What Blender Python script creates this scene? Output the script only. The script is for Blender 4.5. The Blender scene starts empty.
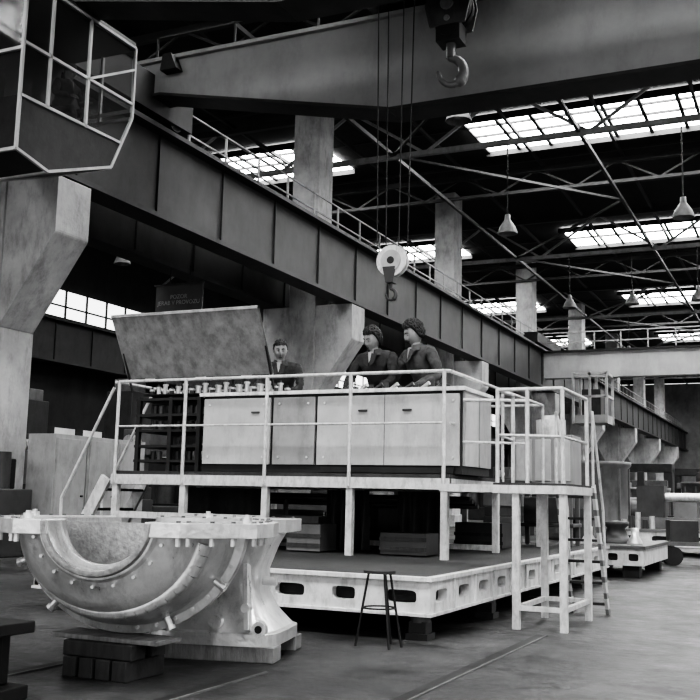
import bpy, bmesh, math, random
from mathutils import Vector, Matrix, noise
random.seed(7)
# ------------------------------------------------------------------ materials
MATS={}
def mat(name,g,rough=.6,metal=0.0,ns=3.0,amt=.25,bump=0.0,bs=20.0,stripes=None,emit=0,emitc=1.0,alpha=None,stretch=(1,1,1),grime=.35,rvar=0):
    if name in MATS: return MATS[name]
    m=bpy.data.materials.new(name); m.use_nodes=True
    nt=m.node_tree; b=nt.nodes['Principled BSDF']
    b.inputs['Roughness'].default_value=rough; b.inputs['Metallic'].default_value=metal
    tc=nt.nodes.new('ShaderNodeTexCoord')
    mp=nt.nodes.new('ShaderNodeMapping'); mp.inputs['Scale'].default_value=stretch
    nt.links.new(tc.outputs['Object'],mp.inputs['Vector'])
    n=nt.nodes.new('ShaderNodeTexNoise'); n.inputs['Scale'].default_value=ns; n.inputs['Detail'].default_value=8; n.inputs['Roughness'].default_value=.65
    nt.links.new(mp.outputs[0],n.inputs['Vector'])
    r=nt.nodes.new('ShaderNodeMapRange'); r.inputs['From Min'].default_value=.3; r.inputs['From Max'].default_value=.7
    r.inputs['To Min'].default_value=g*(1-amt); r.inputs['To Max'].default_value=g*(1+amt*.6)
    nt.links.new(n.outputs['Fac'],r.inputs['Value'])
    out=r.outputs[0]
    mp2=nt.nodes.new('ShaderNodeMapping'); mp2.inputs['Scale'].default_value=(1,1,.35); mp2.inputs['Location'].default_value=(3.1,7.7,1.3)
    nt.links.new(tc.outputs['Object'],mp2.inputs['Vector'])
    g2=nt.nodes.new('ShaderNodeTexNoise'); g2.inputs['Scale'].default_value=ns*2.3; g2.inputs['Detail'].default_value=10; g2.inputs['Roughness'].default_value=.75
    nt.links.new(mp2.outputs[0],g2.inputs['Vector'])
    r2=nt.nodes.new('ShaderNodeMapRange'); r2.inputs['From Min'].default_value=.33; r2.inputs['From Max'].default_value=.52
    r2.inputs['To Min'].default_value=1-grime; r2.inputs['To Max'].default_value=1
    nt.links.new(g2.outputs['Fac'],r2.inputs['Value'])
    mg=nt.nodes.new('ShaderNodeMath');mg.operation='MULTIPLY';nt.links.new(out,mg.inputs[0]);nt.links.new(r2.outputs[0],mg.inputs[1])
    out=mg.outputs[0]
    if rvar:
        rr=nt.nodes.new('ShaderNodeMapRange');rr.inputs['From Min'].default_value=.35;rr.inputs['From Max'].default_value=.65
        rr.inputs['To Min'].default_value=rough-rvar;rr.inputs['To Max'].default_value=rough+rvar
        nt.links.new(g2.outputs['Fac'],rr.inputs['Value']);nt.links.new(rr.outputs[0],b.inputs['Roughness'])
    if stripes:
        sx=nt.nodes.new('ShaderNodeSeparateXYZ'); nt.links.new(tc.outputs['Object'],sx.inputs[0])
        a=nt.nodes.new('ShaderNodeMath');a.operation='MULTIPLY';a.inputs[1].default_value=1/stripes
        nt.links.new(sx.outputs['Z'],a.inputs[0])
        fr=nt.nodes.new('ShaderNodeMath');fr.operation='FRACT';nt.links.new(a.outputs[0],fr.inputs[0])
        gt=nt.nodes.new('ShaderNodeMath');gt.operation='GREATER_THAN';gt.inputs[1].default_value=.35;nt.links.new(fr.outputs[0],gt.inputs[0])
        mu=nt.nodes.new('ShaderNodeMath');mu.operation='MULTIPLY_ADD';mu.inputs[1].default_value=.7;mu.inputs[2].default_value=.3
        nt.links.new(gt.outputs[0],mu.inputs[0])
        m2=nt.nodes.new('ShaderNodeMath');m2.operation='MULTIPLY';nt.links.new(out,m2.inputs[0]);nt.links.new(mu.outputs[0],m2.inputs[1])
        out=m2.outputs[0]
    nt.links.new(out,b.inputs['Base Color'])
    if bump:
        n2=nt.nodes.new('ShaderNodeTexNoise'); n2.inputs['Scale'].default_value=bs; n2.inputs['Detail'].default_value=5
        nt.links.new(mp.outputs[0],n2.inputs['Vector'])
        bp=nt.nodes.new('ShaderNodeBump'); bp.inputs['Strength'].default_value=bump; bp.inputs['Distance'].default_value=.02
        nt.links.new(n2.outputs['Fac'],bp.inputs['Height']); nt.links.new(bp.outputs[0],b.inputs['Normal'])
    if emit:
        b.inputs['Emission Color'].default_value=(emitc,emitc,emitc,1); b.inputs['Emission Strength'].default_value=emit
    if alpha is not None:
        b.inputs['Alpha'].default_value=alpha
    MATS[name]=m
    return m
M_floor=mat('floor_concrete',.046,.50,0,.9,.7,.5,9,grime=.6,rvar=.18)
M_conc=mat('column_concrete',.38,.8,0,1.3,.3,.3,12,grime=.4)
M_dark=mat('dark_steel',.018,.55,.2,4,.4,.1)
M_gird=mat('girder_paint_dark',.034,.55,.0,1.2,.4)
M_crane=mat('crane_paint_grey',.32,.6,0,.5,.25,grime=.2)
M_cranew=mat('crane_paint_light',.38,.6,0,1,.2)
M_white=mat('white_machine_paint',.68,.5,0,5,.25,.1,grime=.45)
M_rail=mat('rail_paint',.56,.45,0,9,.25,grime=.45)
M_stripe=mat('striped_post_paint',.60,.5,0,8,.2,stripes=.16)
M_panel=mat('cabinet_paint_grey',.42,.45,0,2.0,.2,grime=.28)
M_panel2=mat('cabinet_paint_darker',.28,.45,0,2.5,.22,grime=.3)  # darker grey for some bench panels, lockers and the electrical cabinet
M_lid=mat('lid_sheet_metal',.27,.6,.1,6,.4,.1,30,grime=.35)
M_deck=mat('deck_planks',.04,.8,0,5,.5,.3,20,stretch=(1,6,1))
M_wood=mat('timber',.20,.85,0,4,.4,.4,20,stretch=(6,1,1))
M_wooddk=mat('timber_oily',.04,.85,0,4,.4,.4,20,stretch=(6,1,1))
M_cast=mat('aluminium_painted_casting',.78,.33,.70,4,.2,.32,16,grime=.3,rvar=.06)
M_castin=mat('machined_surface',.42,.36,.6,14,.3,.2,40)
M_metal=mat('bright_steel',.7,.3,.7,10,.2)
M_sky=mat('skylight_glass',.8,.5,0,1,.1,emit=26)
M_win=mat('window_glass_bright',.8,.5,0,1,.1,emit=2.4)
M_roof=mat('roof_deck_dark',.016,.9,0,1,.3)
M_truss=mat('truss_paint',.025,.6,0,2,.3)
M_trussw=mat('truss_paint_light',.25,.6,0,2,.3)
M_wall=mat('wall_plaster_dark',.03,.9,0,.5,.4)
M_wallend=mat('wall_plaster_haze',.2,.9,0,.5,.4)  # paler than the side walls: distant haze put into the colour
M_tarp=mat('tarpaulin',.03,.8,0,3,.5,.3,6)
M_mach=mat('machine_enamel',.038,.4,0,2,.4)
M_machl=mat('machine_enamel_light',.12,.45,0,2,.35)
M_skin=mat('skin',.22,.55,0,8,.1,grime=.1)
M_hair=mat('hair_black',.008,.6,0,40,.4,.6,60)
M_coat=mat('work_jacket',.024,.85,0,6,.35,.6,14)
M_coat2=mat('work_jacket_grey',.06,.85,0,6,.35,.6,14)
M_shirt=mat('shirt',.30,.8,0,8,.2)
M_rope=mat('wire_rope',.02,.5,.4,20,.3)
M_glass=mat('cab_glass',.04,.12,0,2,.1,alpha=.35)
M_text=mat('sign_lettering',.3,.7)
# ------------------------------------------------------------------ mesh builder
class B:
    def __init__(s): s.v=[];s.f=[];s.fm=[];s.fs=[];s.mats=[]
    def mi(s,m):
        if m not in s.mats: s.mats.append(m)
        return s.mats.index(m)
    def add(s,vs,fs,m,smooth=False):
        o=len(s.v); s.v+= [tuple(v) for v in vs]; k=s.mi(m)
        for f in fs: s.f.append([o+i for i in f]); s.fm.append(k); s.fs.append(smooth)
    def box(s,a,b,m):
        x0,y0,z0=[min(a[i],b[i]) for i in range(3)];x1,y1,z1=[max(a[i],b[i]) for i in range(3)]
        s.add([(x0,y0,z0),(x1,y0,z0),(x1,y1,z0),(x0,y1,z0),(x0,y0,z1),(x1,y0,z1),(x1,y1,z1),(x0,y1,z1)],
              [(3,2,1,0),(4,5,6,7),(0,1,5,4),(1,2,6,5),(2,3,7,6),(3,0,4,7)],m)
    def beam(s,p,q,w,h,m):
        p=Vector(p);q=Vector(q);d=(q-p).normalized()
        up=Vector((0,0,1)) if abs(d.z)<.95 else Vector((0,1,0))
        r=d.cross(up).normalized();u=r.cross(d)
        vs=[]
        for e in (p,q):
            for a,b in((-1,-1),(1,-1),(1,1),(-1,1)): vs.append(e+r*a*w/2+u*b*h/2)
        s.add(vs,[(3,2,1,0),(4,5,6,7),(0,1,5,4),(1,2,6,5),(2,3,7,6),(3,0,4,7)],m)
    def cyl(s,p,q,r0,m,r1=None,n=12,smooth=True):
        if r1 is None:r1=r0
        p=Vector(p);q=Vector(q);d=(q-p).normalized()
        up=Vector((0,0,1)) if abs(d.z)<.95 else Vector((0,1,0))
        r=d.cross(up).normalized();u=r.cross(d);vs=[]
        for e,R in((p,r0),(q,r1)):
            for i in range(n):
                t=2*math.pi*i/n; vs.append(e+(r*math.cos(t)+u*math.sin(t))*R)
        s.add(vs,[(i,(i+1)%n,n+(i+1)%n,n+i) for i in range(n)],m,smooth)
        s.add(vs[:n],[tuple(range(n))[::-1]],m); s.add(vs[n:],[tuple(range(n))],m)
    def path(s,pts,r,m,n=8):
        for a,b in zip(pts[:-1],pts[1:]): s.cyl(a,b,r,m,n=n)
    def prism(s,poly,vec,m,smooth=False):
        n=len(poly);vec=Vector(vec);a=[Vector(p) for p in poly];b=[p+vec for p in a]
        s.add(a+b,[tuple(range(n))[::-1],tuple(range(n,2*n))],m)
        s.add(a+b,[(i,(i+1)%n,n+(i+1)%n,n+i) for i in range(n)],m,smooth)
    def lathe(s,prof,o,m,ax='z',n=32,t0=0,t1=2*math.pi,ex=1.0):
        vs=[];full=abs(t1-t0-2*math.pi)<1e-6;k=n if full else n+1
        for h,r in prof:
            for i in range(k):
                t=t0+(t1-t0)*i/n;c=math.cos(t)*r*ex;z=math.sin(t)*r
                if ax=='z':vs.append((o[0]+c,o[1]+z,o[2]+h))
                elif ax=='y':vs.append((o[0]+c,o[1]+h,o[2]+z))
                else:vs.append((o[0]+h,o[1]+c,o[2]+z))
        fs=[]
        for j in range(len(prof)-1):
            for i in range(n):
                i2=(i+1)%k if full else i+1
                fs.append((j*k+i,j*k+i2,(j+1)*k+i2,(j+1)*k+i))
        s.add(vs,fs,m,True)
    def sph(s,c,r,m,sc=(1,1,1),n=12):
        prof=[(-math.cos(math.pi*i/n)*r*sc[2],max(1e-4,math.sin(math.pi*i/n)*r)) for i in range(n+1)]
        vs=[];k=n*2
        for h,rr in prof:
            for i in range(k):
                t=2*math.pi*i/k;vs.append((c[0]+math.cos(t)*rr*sc[0],c[1]+math.sin(t)*rr*sc[1],c[2]+h))
        s.add(vs,[(j*k+i,j*k+(i+1)%k,(j+1)*k+(i+1)%k,(j+1)*k+i) for j in range(n) for i in range(k)],m,True)
    def holed(s,o,u,v,nrm,W,Hh,w,h,m,mi,depth=.05,seg=24):
        o=Vector(o);u=Vector(u);v=Vector(v);nr=Vector(nrm);out=[];inn=[]
        for i in range(seg):
            t=2*math.pi*(i+.5)/seg;c=math.cos(t);si=math.sin(t)
            k=min((W/2)/max(abs(c),1e-6),(Hh/2)/max(abs(si),1e-6)); 
            out.append(o+u*(c*k)+v*(si*k))
            e=.45
            inn.append(o+u*(math.copysign(abs(c)**e,c)*w/2)+v*(math.copysign(abs(si)**e,si)*h/2))
        for cx in(-1,1):
            for cy in(-1,1):
                C=o+u*(cx*W/2)+v*(cy*Hh/2)
                j=min(range(seg),key=lambda q:(out[q]-C).length); out[j]=C
        s.add(out+inn,[(i,(i+1)%seg,seg+(i+1)%seg,seg+i) for i in range(seg)],m)
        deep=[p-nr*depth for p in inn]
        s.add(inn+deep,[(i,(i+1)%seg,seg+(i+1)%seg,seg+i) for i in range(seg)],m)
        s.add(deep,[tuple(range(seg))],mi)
    def turn(s,c,ang):
        ca,sa=math.cos(ang),math.sin(ang)
        s.v=[(c[0]+(x-c[0])*ca-(y-c[1])*sa,c[1]+(x-c[0])*sa+(y-c[1])*ca,z) for x,y,z in s.v]
    def obj(s,name,loc=(0,0,0),rot=(0,0,0),parent=None,bevel=0,recalc=True):
        me=bpy.data.meshes.new(name);me.from_pydata(s.v,[],s.f)
        for m in s.mats: me.materials.append(m)
        me.polygons.foreach_set('material_index',s.fm);me.polygons.foreach_set('use_smooth',s.fs)
        me.update()
        if recalc:
            bm=bmesh.new();bm.from_mesh(me);bmesh.ops.recalc_face_normals(bm,faces=bm.faces);bm.to_mesh(me);bm.free()
        ob=bpy.data.objects.new(name,me);bpy.context.collection.objects.link(ob)
        ob.location=loc;ob.rotation_euler=rot
        if parent:ob.parent=parent
        if bevel:
            b=ob.modifiers.new('Bevel','BEVEL');b.width=bevel;b.segments=2;b.limit_method='ANGLE'
        return ob
def empty(name,loc=(0,0,0),rot=(0,0,0),sc=1,parent=None):
    e=bpy.data.objects.new(name,None);bpy.context.collection.objects.link(e);e.location=loc;e.rotation_euler=rot;e.scale=(sc,)*3
    if parent:e.parent=parent
    return e
# ------------------------------------------------------------------ hall shell
ROOF=14.0; XL=-32.0; XR=15.0; Y0=-6.0; Y1=112.0
b=B();b.box((XL-.3,Y0,-.3),(XR+.3,Y1,0),M_floor);b.obj('floor')
b=B();b.box((XL-.3,Y0,ROOF+.05),(XR+.3,Y1,ROOF+.35),M_roof);b.obj('ceiling')
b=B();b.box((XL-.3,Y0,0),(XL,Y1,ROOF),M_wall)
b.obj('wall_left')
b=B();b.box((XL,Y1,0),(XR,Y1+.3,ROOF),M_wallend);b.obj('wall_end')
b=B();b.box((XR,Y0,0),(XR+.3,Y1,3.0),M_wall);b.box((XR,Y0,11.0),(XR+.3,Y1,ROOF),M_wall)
for y in range(-6,112,6): b.box((XR,y-.2,3),(XR+.3,y+.2,11),M_wall)
b.obj('wall_right')
b=B();b.box((XL+.02,14,8.95),(XL+.05,108,10.5),M_win)
y=14
while y<108:
    b.box((XL+.05,y-.05,8.9),(XL+.12,y+.05,10.55),M_dark); y+=1.5
for z in(8.92,9.7,10.5): b.box((XL+.05,14,z-.04),(XL+.12,108,z+.04),M_dark)
b.obj('window_1')
b=B();b.box((XL+.02,20,3.0),(XL+.05,108,4.0),mat('window_glass_dim',.5,.5,0,1,.1,emit=.25))
y=20
while y<108:
    b.box((XL+.05,y-.25,2.95),(XL+.12,y+.25,4.05),M_dark); y+=2
b.obj('window_2')
for i,yc in enumerate((1.5,17.2,32.9,47.9,63.8,79.5,95)):
    hw=1.75 if yc<60 else 2.1
    b=B()
    for xa,xb in((-22,-16.2),(-10.6,13)):
        b.box((xa,yc-hw,ROOF-.02),(xb,yc+hw,ROOF),M_sky)
        x=xa
        while x<=xb+.01:
            b.box((x-.06,yc-hw,ROOF-.10),(x+.06,yc+hw,ROOF-.02),M_dark); x+=1.18
        b.box((xa,yc-.04,ROOF-.10),(xb,yc+.04,ROOF-.02),M_dark)
        for s_ in(-1,1): b.box((xa-.1,yc+s_*hw-.06,ROOF-.22),(xb+.1,yc+s_*hw+.06,ROOF-.0),M_truss)
    b.obj('skylight_window_%d'%(i+1))
def truss(Y,m,zb=12.0,zt=13.7,xa=XL+.3,xb=XR-.2,step=3.0,w=.16):
    b=B();b.beam((xa,Y,zb),(xb,Y,zb),w,w,m);b.beam((xa,Y,zt),(xb,Y,zt),.2,.2,M_truss)
    x=xa;k=0
    while x+step<=xb:
        b.beam((x,Y,zb),(x+step/2,Y,zt),w*.55,w*.55,m);b.beam((x+step/2,Y,zt),(x+step,Y,zb),w*.55,w*.55,m)
        x+=step
    return b.obj('roof_truss')
for Y in(14,28.7,43.5,59,74.5,90): truss(Y,M_trussw,step=5.2)
for Y in(21.4,36.2,51.5,67): truss(Y,M_truss,12.8,13.6,step=3,w=.12)
b=B()
for x in range(-30,15,3): b.beam((x,Y0,13.8),(x,Y1,13.8),.10,.12,M_truss)
for Y in range(4,110,4): b.beam((XL,Y,13.95),(XR,Y,13.95),.1,.08,M_truss)
b.obj('roof_purlins')
b=B()
ys=[14,28.7,43.5,59,74.5,90]
for ya,yb in zip(ys[:-1],ys[1:]):
    for xa in(-12,0):
        b.beam((xa,ya,12.05),(xa+6,(ya+yb)/2,12.05),.08,.08,M_truss);b.beam((xa+6,(ya+yb)/2,12.05),(xa,yb,12.05),.08,.08,M_truss)
    for xa in(-12,-6,0): b.beam((xa,ya,12.05),(xa,yb,12.05),.1,.12,M_truss)
b.obj('roof_wind_bracing')
for k in range(8):
    yc=14.0+12.7*k
    b=B()
    b.box((-14.3,yc-.5,0),(-13.4,yc+.5,ROOF),M_conc)
    b.prism([(-13.4,yc-.45,4.0),(-12.2,yc-.45,5.7),(-12.2,yc-.45,6.75),(-13.4,yc-.45,6.75)],(0,.9,0),M_conc)
    b.prism([(-14.3,yc-.45,4.0),(-14.3,yc-.45,6.75),(-15.2,yc-.45,6.75),(-15.2,yc-.45,5.7)],(0,.9,0),M_conc)
    b.box((-14.45,yc-.65,0),(-13.25,yc+.65,.5),M_conc)
    b.obj('crane_column',bevel=.04)
def runway(xc,name):
    b=B();b.box((xc-.02,Y0,6.85),(xc+.02,Y1-.1,8.7),M_gird)
    b.box((xc-.3,Y0,6.77),(xc+.3,Y1-.1,6.87),M_gird);b.box((xc-.3,Y0,8.66),(xc+.3,Y1-.1,8.76),M_gird)
    y=Y0
    while y<Y1-.2:
        b.box((xc-.07,y-.02,6.87),(xc+.07,y+.02,8.66),M_gird);y+=2.54
    b.box((xc-.05,Y0,8.76),(xc+.05,Y1-.1,8.88),M_dark)
    b.obj(name)
runway(-12.5,'crane_runway_girder');runway(-14.95,'crane_runway_girder');runway(-30.8,'crane_runway_girder')
b=B();b.box((-13.3,Y0,8.78),(-12.82,Y1-.2,8.84),M_gird)
for z in(9.3,9.8): b.beam((-12.86,Y0,z),(-12.86,Y1-.2,z),.04,.04,M_trussw)
y=Y0+.5
while y<Y1-.2: b.beam((-12.86,y,8.82),(-12.86,y,9.82),.05,.05,M_trussw);y+=1.6
b.obj('runway_walkway')
# ------------------------------------------------------------------ overhead crane
def bridge_girder(b,Y,zb,zt,m,w=.5,xa=-12.9,xt=-6.9,xr=14,zta=9.35):
    pts=[(xa,Y-w/2,zta),(xa+.8,Y-w/2,zta),(xt,Y-w/2,zb),(8,Y-w/2,zb),(xr,Y-w/2,zta),(xr,Y-w/2,zt),(xa,Y-w/2,zt)]
    b.prism(pts,(0,w,0),m)
    b.box((xa,Y-w/2-.1,zt),(xr,Y+w/2+.1,zt+.08),m)
    q=[(xa,zta),(xa+.8,zta),(xt,zb),(8,zb),(xr,zta)]
    for (x0,z0),(x1,z1) in zip(q[:-1],q[1:]): b.beam((x0,Y,z0-.03),(x1,Y,z1-.03),w+.18,.06,M_gird)
b=B()
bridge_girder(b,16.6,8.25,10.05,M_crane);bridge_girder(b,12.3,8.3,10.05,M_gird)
for Y in(16.6,12.3): b.beam((-12.9,Y,10.2),(14,Y,10.2),.08,.12,M_dark)
b.box((-13.0,11.2,9.0),(-12.3,17.8,9.8),M_gird)
for y in(11.7,17.3):
    b.cyl((-12.62,y-.01,9.18),(-12.38,y-.01,9.18),.29,M_dark,n=20)
for z in(10.6,11.1): b.beam((-12.9,17.2,z),(14,17.2,z),.04,.04,M_truss)
for i in range(14): b.beam((-12.9+i*2,17.2,10.0),(-12.9+i*2,17.2,11.1),.04,.04,M_truss)
b.prism([(-12.0,16.1,9.75),(-11.6,16.1,9.75),(-11.75,16.1,10.1),(-11.95,16.1,10.1)],(0,.25,0),M_dark)
b.box((-7.4,12.2,10.3),(-4.2,16.8,10.6),M_dark)
b.cyl((-6.6,13.2,10.9),(-6.6,15.9,10.9),.35,M_dark,n=20);b.cyl((-5.0,13.2,10.9),(-5.0,15.9,10.9),.35,M_dark,n=20)
crane=b.obj('overhead_crane')
def hook(b,x,y,z,s,m):
    R=.13*s
    b.cyl((x,y,z),(x,y,z-.2*s),.05*s,m)
    c=(x,z-.2*s-R*1.1)
    last=None
    for i in range(17):
        t=math.radians(90-i*16.5)
        p=Vector((c[0]+math.cos(t)*R*.9,y+0.42*math.cos(t)*R*.9,c[1]+math.sin(t)*R*1.1));rr=(.055-.002*i if i>8 else .04+.003*i)*s
        if last: b.cyl(last[0],p,last[1],m,r1=rr,n=10)
        last=(p,rr);b.sph(p,rr,m,n=6)
b=B();x,y=-5.08,14.5
Z=-.12
for o in(-.22,.17):
    b.prism([(x-.3,y+o,8.75+Z),(x-.38,y+o,9.1+Z),(x-.3,y+o,9.55+Z),(x+.3,y+o,9.55+Z),(x+.38,y+o,9.1+Z),(x+.3,y+o,8.75+Z)],(0,.05,0),M_machl)
for o in(-.12,.02): b.cyl((x,y+o,9.1+Z),(x,y+o+.1,9.1+Z),.36,M_dark,n=24)
b.cyl((x,y-.26,9.1+Z),(x,y+.26,9.1+Z),.11,M_cranew)
b.cyl((x,y-.24,9.35+Z),(x,y-.2,9.35+Z),.05,M_cranew);b.cyl((x,y-.24,8.85+Z),(x,y-.2,8.85+Z),.05,M_cranew)
b.cyl((x,y-.2,8.72+Z),(x,y+.2,8.72+Z),.15,M_mach,n=16)
b.box((x-.2,y-.18,8.5+Z),(x+.2,y+.18,8.8+Z),M_mach)
hook(b,x,y,8.58+Z,1.6,M_machl)
for o in(-.33,-.2,.2,.33): b.cyl((x+o,y,9.2),(x+o*.9,y,10.6),.015,M_rope,n=6)
b.obj('crane_hook_block',parent=crane)
b=B();x,y,z=-6.02,14.4,4.83
for o in(-.06,.03): b.cyl((x+.02,y+o,z),(x+.02,y+o+.035,z),.255,M_white,n=32)
b.cyl((x+.02,y-.1,z),(x+.02,y+.1,z),.06,M_dark,n=16)
b.cyl((x+.02,y-.085,z),(x+.02,y-.075,z),.17,M_panel,n=24)
b.prism([(x-.12,y-.09,z-.1),(x+.1,y-.09,z-.1),(x+.06,y-.09,z-.36),(x-.06,y-.09,z-.36)],(0,.18,0),M_mach)
hook(b,x,y,z-.33,.62,M_mach)
for o in(-.25,-.1,.12,.27): b.cyl((x+o,y,z+.05),(x+o*1.3,y,10.5),.011,M_rope,n=6)
b.obj('auxiliary_hook_block',parent=crane)
# ------------------------------------------------------------------ people
def skinobj(name,verts,edges,rad,m,parent,sub=2,root=0):
    me=bpy.data.meshes.new(name);bm=bmesh.new();L=bm.verts.layers.skin.verify()
    vs=[bm.verts.new(v) for v in verts]
    for i,v in enumerate(vs):
        r=rad[i]; r=(r,r) if not isinstance(r,tuple) else r
        v[L].radius=r
        v[L].use_root=(i==root)
    for a,c in edges: bm.edges.new((vs[a],vs[c]))
    bm.to_mesh(me);bm.free();me.materials.append(m)
    ob=bpy.data.objects.new(name,me);bpy.context.collection.objects.link(ob)
    sk=ob.modifiers.new('Skin','SKIN');sk.use_smooth_shade=True
    ss=ob.modifiers.new('Sub','SUBSURF');ss.levels=sub;ss.render_levels=sub
    ob.parent=parent
    return ob
def hand(name,w,d,nrm,side,parent,curl=.5,s=1.0):
    w=Vector(w);d=Vector(d).normalized();nrm=Vector(nrm);nrm=(nrm-d*nrm.dot(d)).normalized();l=d.cross(nrm).normalized()*side
    V=[w,w+d*.04*s,w+d*.075*s];R=[(.026*s,.019*s),(.034*s,.017*s),(.034*s,.015*s)];E=[(0,1),(1,2)]
    lens=(.072,.082,.076,.06)
    for i in range(4):
        off=(1.5-i)*.021*s
        p=w+d*(.078-.004*abs(i-1))*s+l*off
        k=len(V);V.append(p);R.append(.0105*s);E.append((2,k))
        a=0.15;L=lens[i]*s
        for j,fr in enumerate((.45,.3,.25)):
            a+=curl*(.55,.75,.5)[j]
            p=p+(d*math.cos(a)+nrm*math.sin(a))*L*fr
            V.append(p);R.append((.0095-.0008*j)*s);E.append((len(V)-2,len(V)-1))
    k=len(V);p=w+d*.03*s+l*.03*s+nrm*.006;V.append(p);R.append(.013*s);E.append((1,k))
    for j,(fx,lx) in enumerate(((.6,.7),(.8,.35),(.9,.1))):
        p=p+(d*fx+l*lx+nrm*.2).normalized()*.03*s;V.append(p);R.append((.011-.001*j)*s);E.append((len(V)-2,len(V)-1))
    return skinobj(name,V,E,R,M_skin,parent,1)
def gs(v,c,w): return math.exp(-((v[0]-c[0])**2+(v[1]-c[1])**2+(v[2]-c[2])**2)/(w*w))
def headpt(n):
    x,y,z=n
    sx,sy,sz=.076,.097,.122
    if z<0:
        sx*=1-.22*(-z)**1.6
        if y>0: sy*=1-.45*(-z)
        else: sy*=1-.03*(-z)
    p=Vector((x*sx,y*sy,z*sz))
    if y<0:
        p.y-=.022*gs(n,(0,-.98,-.20),.17)+.013*gs(n,(0,-1,-.02),.12)
        p.y-=.007*gs(n,(0,-.9,.22),.3)
        for q in(-1,1):
            p.y+=.014*gs(n,(q*.34,-.93,.04),.18)
            p.y-=.005*gs(n,(q*.45,-.8,-.2),.22)
            p.y-=.005*gs(n,(q*.1,-.95,-.3),.1)
            p.x+=q*.004*gs(n,(q*.7,-.6,-.1),.3)
            p.x+=q*.006*gs(n,(q*.5,-.5,-.65),.35)
        p.y-=.009*gs(n,(0,-.85,-.5),.13);p.y-=.004*gs(n,(0,-.8,-.6),.1);p.y+=.006*gs(n,(0,-.83,-.545),.05)
        p.y-=.016*gs(n,(0,-.55,-.85),.28)
    return p
def head(parent,loc,rot,s=1.0,hair='short',moust=False):
    e=empty('head',loc,rot,s,parent)
    bm=bmesh.new();bmesh.ops.create_icosphere(bm,subdivisions=5,radius=1)
    for v in bm.verts: v.co=headpt(v.co.copy())
    for f in bm.faces:f.smooth=True
    me=bpy.data.meshes.new('face');bm.to_mesh(me);bm.free();me.materials.append(M_skin)
    o=bpy.data.objects.new('face',me);bpy.context.collection.objects.link(o);o.parent=e
    b=B()
    for q in(-1,1):
        b.sph((q*.028,-.0745,.006),.0125,M_shirt,n=8);b.sph((q*.028,-.0845,.004),.006,M_hair,n=6)
        b.cyl((q*.015,-.088,.014),(q*.042,-.079,.013),.004,M_skin,n=6)
        b.cyl((q*.012,-.100,.027),(q*.030,-.099,.033),.0055,M_hair,n=6);b.cyl((q*.030,-.099,.033),(q*.050,-.084,.027),.0055,M_hair,r1=.003,n=6)
        b.sph((q*.077,.008,-.005),.03,M_skin,sc=(.3,.6,1),n=8)
    b.cyl((-.02,-.1015,-.066),(.02,-.1015,-.066),.003,M_coat,n=6)
    if moust:
        for q in(-1,1): b.cyl((0,-.110,-.047),(q*.034,-.096,-.060),.011,M_hair,r1=.006,n=8)
    b.obj('features',parent=e)
    bm=bmesh.new();bmesh.ops.create_icosphere(bm,subdivisions=6,radius=1)
    kill=[]
    amp={'short':.010,'long':.020,'curly':.022}[hair]
    low={'short':-.40,'long':-.72,'curly':-.55}[hair]
    for v in bm.verts:
        n=v.co.copy();x,y,z=n
        if y<-.45: lim=.50+.12*math.cos(x*5)*(-y-.45)+.06*noise.noise(n*9)
        elif y<.0: 
            t=(y+.45)/.45; lim=.50*(1-t)+(-.12 if hair=='short' else -.3)*t
        else:
            t=min(1,y/.3); lim=(-.12 if hair=='short' else -.3)*(1-t)+low*t
        lim+=.05*noise.noise(n*14)
        edge=min(1,max(0,(z-lim)/.22))
        if z<lim: kill.append(v)
        f=noise.noise(n*(5 if hair!='curly' else 8))+.5*noise.noise(n*(14 if hair!='curly' else 20))
        p=headpt(n)
        th=amp*(.25+.75*edge**.6)*(1+.55*f)
        if z>.3: th*=1.25
        v.co=p+Vector((n.x,n.y,n.z)).normalized()*th
    bmesh.ops.delete(bm,geom=kill,context='VERTS')
    for f in bm.faces:f.smooth=True
    me=bpy.data.meshes.new('hair');bm.to_mesh(me);bm.free();me.materials.append(M_hair)
    o=bpy.data.objects.new('hair',me);bpy.context.collection.objects.link(o);o.parent=e
    so=o.modifiers.new('s','SOLIDIFY');so.thickness=.006;so.offset=-1
    return e
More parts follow.
